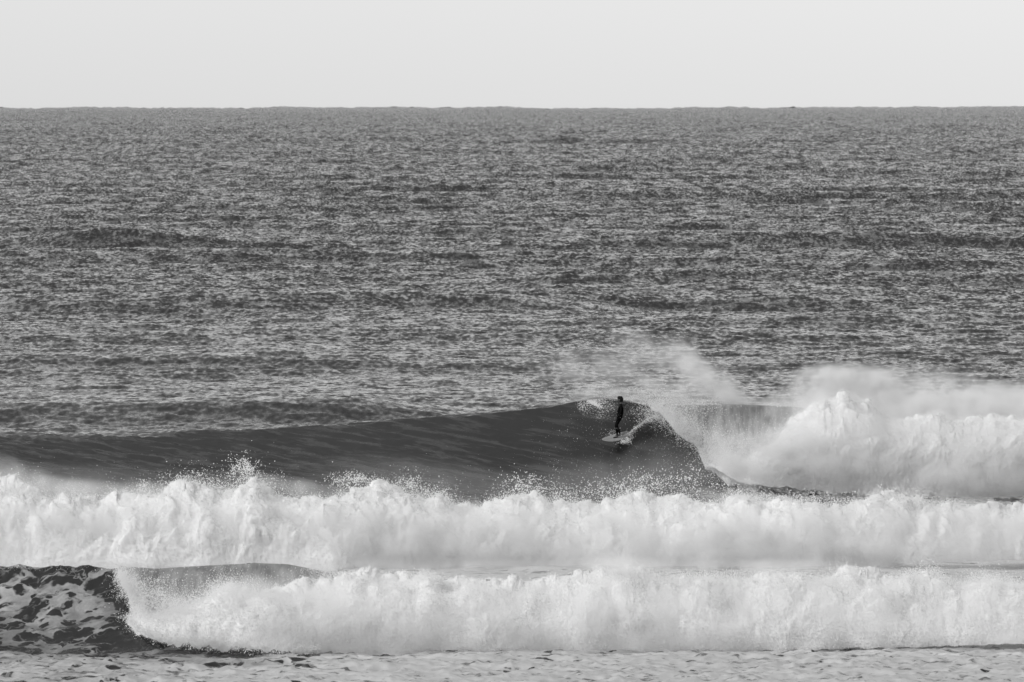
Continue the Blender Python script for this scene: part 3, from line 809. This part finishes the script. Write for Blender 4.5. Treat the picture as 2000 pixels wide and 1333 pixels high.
board = bpy.data.objects.new('surfboard', None); COL.objects.link(board)
board.location = board_point(0.5, 0, 0)
board_inv = Matrix.Translation(-board.location)
def board_mesh(name, fn_rows, mat, parent):
    V = np.array([[list(board_inv @ p) for p in r] for r in fn_rows]); nr, nc = V.shape[:2]
    return mesh_obj(name, V.reshape(-1, 3), grid_faces(nr, nc), mat, parent)
hull = []
for i in range(49):
    t = i / 48; hw = board_half(t) + 0.002; th = 0.055 * (0.25 + 0.75 * min(1, hw / 0.2)); r = rocker(t)
    ring = []
    for k in range(25):
        a = 2 * math.pi * k / 24
        cx = math.copysign(abs(math.cos(a))**0.55, math.cos(a)); cz = math.copysign(abs(math.sin(a))**0.9, math.sin(a))
        ring.append(board_point(t, hw * cx, r + th * 0.5 * cz))
    hull.append(ring)
board_mesh('hull', hull, M_BOARD, board)
strg = []
for i in range(30):
    t = 0.03 + 0.93 * i / 29; hw = board_half(t); th = 0.055 * (0.25 + 0.75 * min(1, hw / 0.2))
    strg.append([board_point(t, w, rocker(t) + th * 0.5 + 0.003) for w in (-0.006, 0.006)])
board_mesh('stringer', strg, M_LINE, board)
for w, tt, big in ((0, 0.06, 1.0), (-0.15, 0.16, 0.85), (0.15, 0.16, 0.85)):
    fin = []
    for j in range(7):
        f = j / 6
        c0 = 0.11 * big * (1 - f)**0.8 + 0.012; sweep = -0.07 * f * big
        t0 = tt + sweep / b_len
        fin.append([board_point(t0 + c0 * math.cos(a) / 2 / b_len, w + 0.006 * (1 - f) * math.sin(a), rocker(tt) - 0.02 - 0.11 * big * f) for a in np.linspace(0, 2 * math.pi, 11)])
    board_mesh('fin', fin, M_LINE, board)
tag(board, 'grey surfboard tilted nose down under the feet of the surfer', 'surfboard')

# ------------------------------------------------------------------ surfer (faces left, left side towards the camera)
foot_px = Vector(at(1207, 849, 297.95))
def deck_z(x, y):
    """height of the deck under the world point (x, y)"""
    p0 = board_point(0.45, 0, 0.030)
    return p0.z - (deckn.x * (x - p0.x) + deckn.y * (y - p0.y)) / deckn.z
c_ = board_point(0.45, 0, 0.03)
ox, oy = foot_px.x, c_.y + 0.02
# put the feet on the deck
fl = Vector((ox - 0.055, oy - 0.10, 0)); fr = Vector((ox + 0.065, oy + 0.10, 0))
fl.z = deck_z(fl.x, fl.y); fr.z = deck_z(fr.x, fr.y)
oz = foot_px.z
person = bpy.data.objects.new('person', None); COL.objects.link(person)
person.location = (ox, oy, min(fl.z, fr.z))
def W(x, y, z): return Vector((ox + x, oy + y, oz + z))

def skin_mesh(nodes, edges, sub=2):
    """nodes: name -> (Vector, rx, ry); returns an evaluated mesh grown by a Skin modifier"""
    names = list(nodes)
    me = bpy.data.meshes.new('tmp'); me.from_pydata([nodes[n][0] for n in names], [(names.index(a), names.index(b)) for a, b in edges], [])
    o = bpy.data.objects.new('tmp', me); COL.objects.link(o)
    md = o.modifiers.new('skin', 'SKIN'); md.use_smooth_shade = True
    for i, n in enumerate(names):
        sv = me.skin_vertices[0].data[i]; sv.radius = (nodes[n][1], nodes[n][2]); sv.use_root = (i == 0)
    sb = o.modifiers.new('sub', 'SUBSURF'); sb.levels = sub; sb.render_levels = sub
    dg = bpy.context.evaluated_depsgraph_get()
    m2 = bpy.data.meshes.new_from_object(o.evaluated_get(dg))
    bpy.data.objects.remove(o)
    return m2

nd = {'pelvis': (W(.075, 0, .72), .138, .150), 'waist': (W(.095, 0, .86), .120, .140), 'chest': (W(.12, 0, 1.04), .132, .160), 'upper': (W(.15, 0, 1.19), .105, .155),
      'neck': (W(.135, 0, 1.31), .055, .055), 'skull': (W(.105, 0, 1.42), .060, .060)}
ed = [('pelvis', 'waist'), ('waist', 'chest'), ('chest', 'upper'), ('upper', 'neck'), ('neck', 'skull')]
ankles = {'l': fl, 'r': fr}
for sd, sg in (('l', -1), ('r', 1)):
    fp = ankles[sd]
    nd['hip' + sd] = (W(.06, sg * .09, .68), .098, .098)
    nd['thigh' + sd] = (W(-.01, sg * .15, .54), .092, .092)
    kx = -.085 if sd == 'l' else -.06
    nd['knee' + sd] = (W(kx, sg * .19, .38), .068, .068)
    kv = nd['knee' + sd][0]
    an = fp + Vector((.03, 0, .085))
    nd['calf' + sd] = (kv.lerp(an, .35) + Vector((.02, 0, 0)), .066, .062)
    nd['ankle' + sd] = (an, .038, .040)
    nd['heel' + sd] = (fp + Vector((.035, 0, .035)), .036, .038)
    fwd = Vector((-.80, -.60 * 1, 0)).normalized() if sd == 'l' else Vector((-.95, -.30, 0)).normalized()
    ball = fp + fwd * .12; ball.z = deck_z(ball.x, ball.y) + .024
    toe = fp + fwd * .19; toe.z = deck_z(toe.x, toe.y) + .018
    nd['ball' + sd] = (ball, .030, .044); nd['toe' + sd] = (toe, .018, .034)
    ed += [('pelvis', 'hip' + sd), ('hip' + sd, 'thigh' + sd), ('thigh' + sd, 'knee' + sd), ('knee' + sd, 'calf' + sd), ('calf' + sd, 'ankle' + sd),
           ('ankle' + sd, 'heel' + sd), ('heel' + sd, 'ball' + sd), ('ball' + sd, 'toe' + sd)]
    nd['shoulder' + sd] = (W(.155, sg * .185, 1.215), .064, .066)
    if sd == 'l':
        el, wr = W(.125, -.25, .94), W(-.045, -.235, .715)
    else:
        el, wr = W(.16, .27, .95), W(.0, .27, .73)
    nd['elbow' + sd] = (el, .045, .045)
    nd['forearm' + sd] = (el.lerp(wr, .3), .044, .044)
    nd['wrist' + sd] = (wr, .028, .030)
    hv = (wr - el).normalized()
    nd['palm' + sd] = (wr + hv * .07, .018, .036)
    ed += [('upper', 'shoulder' + sd), ('shoulder' + sd, 'elbow' + sd), ('elbow' + sd, 'forearm' + sd), ('forearm' + sd, 'wrist' + sd), ('wrist' + sd, 'palm' + sd)]
parts_mesh = [skin_mesh(nd, ed)]
# fingers
for sd, sg in (('l', -1), ('r', 1)):
    wr, el = nd['wrist' + sd][0], nd['elbow' + sd][0]
    hv = (wr - el).normalized()
    across = hv.cross(Vector((0, 1, 0))).normalized()      # across the palm, in the plane of the body
    inward = Vector((0, -sg, 0))
    for k, (off, ln) in enumerate(((-.030, .070), (-.010, .082), (.010, .076), (.029, .060))):
        base = wr + hv * .085 + across * off
        p1 = base + hv * ln * .5 + inward * .008; p2 = p1 + (hv + inward * .55).normalized() * ln * .32; p3 = p2 + (hv + inward * 1.1).normalized() * ln * .25
        parts_mesh.append(skin_mesh({'a': (base - hv * .03, .010, .010), 'b': (p1, .0095, .0095), 'c': (p2, .0085, .0085), 'd': (p3, .0075, .0075)}, [('a', 'b'), ('b', 'c'), ('c', 'd')], 1))
    tb = wr + hv * .035 - across * .028
    parts_mesh.append(skin_mesh({'a': (tb, .013, .013), 'b': (tb - across * .028 + hv * .03 + inward * .012, .011, .011), 'c': (tb - across * .034 + hv * .062 + inward * .022, .009, .009)}, [('a', 'b'), ('b', 'c')], 1))
# head with a face in profile (nose towards -X)
hc = W(.095, 0, 1.505)
bm = bmesh.new()
bmesh.ops.create_uvsphere(bm, u_segments=40, v_segments=28, radius=1.0)
for v in bm.verts:
    x, y, z = v.co
    f = max(0.0, -x)
    px_, py_, pz_ = x * .098, y * .076, z * .122
    if z < -0.1: py_ *= 1 - .30 * (-z - .1); px_ *= 1 - .12 * (-z - .1)
    if x > 0 and z < -.2: px_ *= 1 - .35 * (-z - .2)
    g = lambda cy, cz, sy, sz_: math.exp(-((y - cy) / sy)**2 - ((z - cz) / sz_)**2) * (1 if x < 0 else 0)
    px_ -= .030 * g(0, -.22, .16, .18) + .010 * g(0, .02, .13, .2)      # nose
    px_ += .010 * g(.33, .05, .17, .10) + .010 * g(-.33, .05, .17, .10)   # eye sockets
    px_ -= .007 * g(0, .22, .6, .10)                                  # brow
    px_ -= .009 * g(0, -.50, .26, .05) + .008 * g(0, -.60, .24, .05)   # lips
    px_ += .005 * g(0, -.55, .30, .025)
    px_ -= .016 * g(0, -.82, .30, .14)                                # chin
    v.co = (px_, py_, pz_)
hm = bpy.data.meshes.new('tmp'); bm.to_mesh(hm); bm.free()
hm.transform(Matrix.Translation(hc)); parts_mesh.append(hm)
for sg in (-1, 1):                                                    # ears
    bm = bmesh.new(); bmesh.ops.create_uvsphere(bm, u_segments=14, v_segments=10, radius=1.0)
    for v in bm.verts: v.co = (v.co.x * .018, v.co.y * .010, v.co.z * .031)
    em = bpy.data.meshes.new('tmp'); bm.to_mesh(em); bm.free(); em.transform(Matrix.Translation(hc + Vector((.015, sg * .076, -.005)))); parts_mesh.append(em)
bm = bmesh.new()
for m_ in parts_mesh: bm.from_mesh(m_); bpy.data.meshes.remove(m_)
body_me = bpy.data.meshes.new('body'); bm.to_mesh(body_me); bm.free()
tmp = bpy.data.objects.new('tmp', body_me); COL.objects.link(tmp)
rm = tmp.modifiers.new('one_skin', 'REMESH'); rm.mode = 'VOXEL'; rm.voxel_size = 0.008; rm.use_smooth_shade = True
smo = tmp.modifiers.new('smooth', 'SMOOTH'); smo.iterations = 3; smo.factor = 0.5
body = bpy.data.meshes.new_from_object(tmp.evaluated_get(bpy.context.evaluated_depsgraph_get()))
bpy.data.objects.remove(tmp)
body.transform(Matrix.Translation(-person.location))
body.materials.clear(); body.materials.append(M_SUIT); body.materials.append(M_SKIN)
bo = bpy.data.objects.new('body', body); COL.objects.link(bo); bo.parent = person
wl, wrr = nd['wristl'][0] - person.location, nd['wristr'][0] - person.location
hl = (nd['wristl'][0] - nd['elbowl'][0]).normalized(); hr = (nd['wristr'][0] - nd['elbowr'][0]).normalized()
neck_z = oz + 1.335 - person.location.z
mi = np.zeros(len(body.polygons), np.int32); cen = np.zeros(len(body.polygons) * 3); body.polygons.foreach_get('center', cen); cen = cen.reshape(-1, 3)
mi[cen[:, 2] > neck_z] = 1
for w_, h_ in ((wl, hl), (wrr, hr)):
    dv = cen - np.array(w_); al = dv @ np.array(h_); rad_ = np.linalg.norm(dv - al[:, None] * np.array(h_), axis=1); mi[(al > .01) & (al < .22) & (rad_ < .062) & (np.abs(cen[:, 1] - w_[1]) < .04)] = 1
for f_ in (fl, fr):
    f2 = np.array(f_ - person.location); dv = cen - f2; mi[(dv[:, 2] < .075) & (np.linalg.norm(dv[:, :2], axis=1) < .26)] = 1
body.polygons.foreach_set('material_index', mi); body.polygons.foreach_set('use_smooth', np.ones(len(mi), bool)); body.update()
# hair: short tousled cap, fuller at the back
bm = bmesh.new(); bmesh.ops.create_icosphere(bm, subdivisions=5, radius=1.0)
for v in bm.verts:
    d = v.co.normalized(); x, y, z = d
    cover = 1 if (z > .30 or (x > -.05 and z > -.55 - .1 * x)) else 0
    r = Vector((x * .098, y * .076, z * .122))
    n_ = float(fbm(np.array([x * 3.5]), np.array([y * 3.5]), np.array([z * 3.5]), 3)[0])
    th = (.026 + .018 * max(0, z) + .012 * max(0, x) + .022 * n_) if cover else -.012
    if z > .45 and x < -.3: th += .014
    v.co = r + d * th
hair_me = bpy.data.meshes.new('hair'); bm.to_mesh(hair_me); bm.free()
hair_me.transform(Matrix.Translation(hc + Vector((.004, 0, .004)) - person.location))
for p_ in hair_me.polygons: p_.use_smooth = True
hair_me.materials.append(M_HAIR)
ho = bpy.data.objects.new('hair', hair_me); COL.objects.link(ho); ho.parent = person
# zip cord of the wetsuit flying out behind the shoulders
path = [W(.215, 0, 1.30), W(.27, -.01, 1.265), W(.32, -.02, 1.275), W(.36, -.02, 1.32), W(.40, -.03, 1.375)]
cord = []
for i, p_ in enumerate(path):
    tdir = (path[min(i + 1, 4)] - path[max(i - 1, 0)]).normalized(); s1 = tdir.cross(Vector((0, 1, 0))).normalized(); s2 = tdir.cross(s1)
    rr = .012 if i < 4 else .008
    cord.append([list(p_ + (s1 * math.cos(a) + s2 * math.sin(a)) * rr - person.location) for a in np.linspace(0, 2 * math.pi, 9)])
mesh_obj('zip_cord', np.array(cord).reshape(-1, 3), grid_faces(5, 9), M_SUIT, person)
tag(person, 'surfer in black wetsuit standing sideways on the board, dark curly hair, knees bent', 'person')
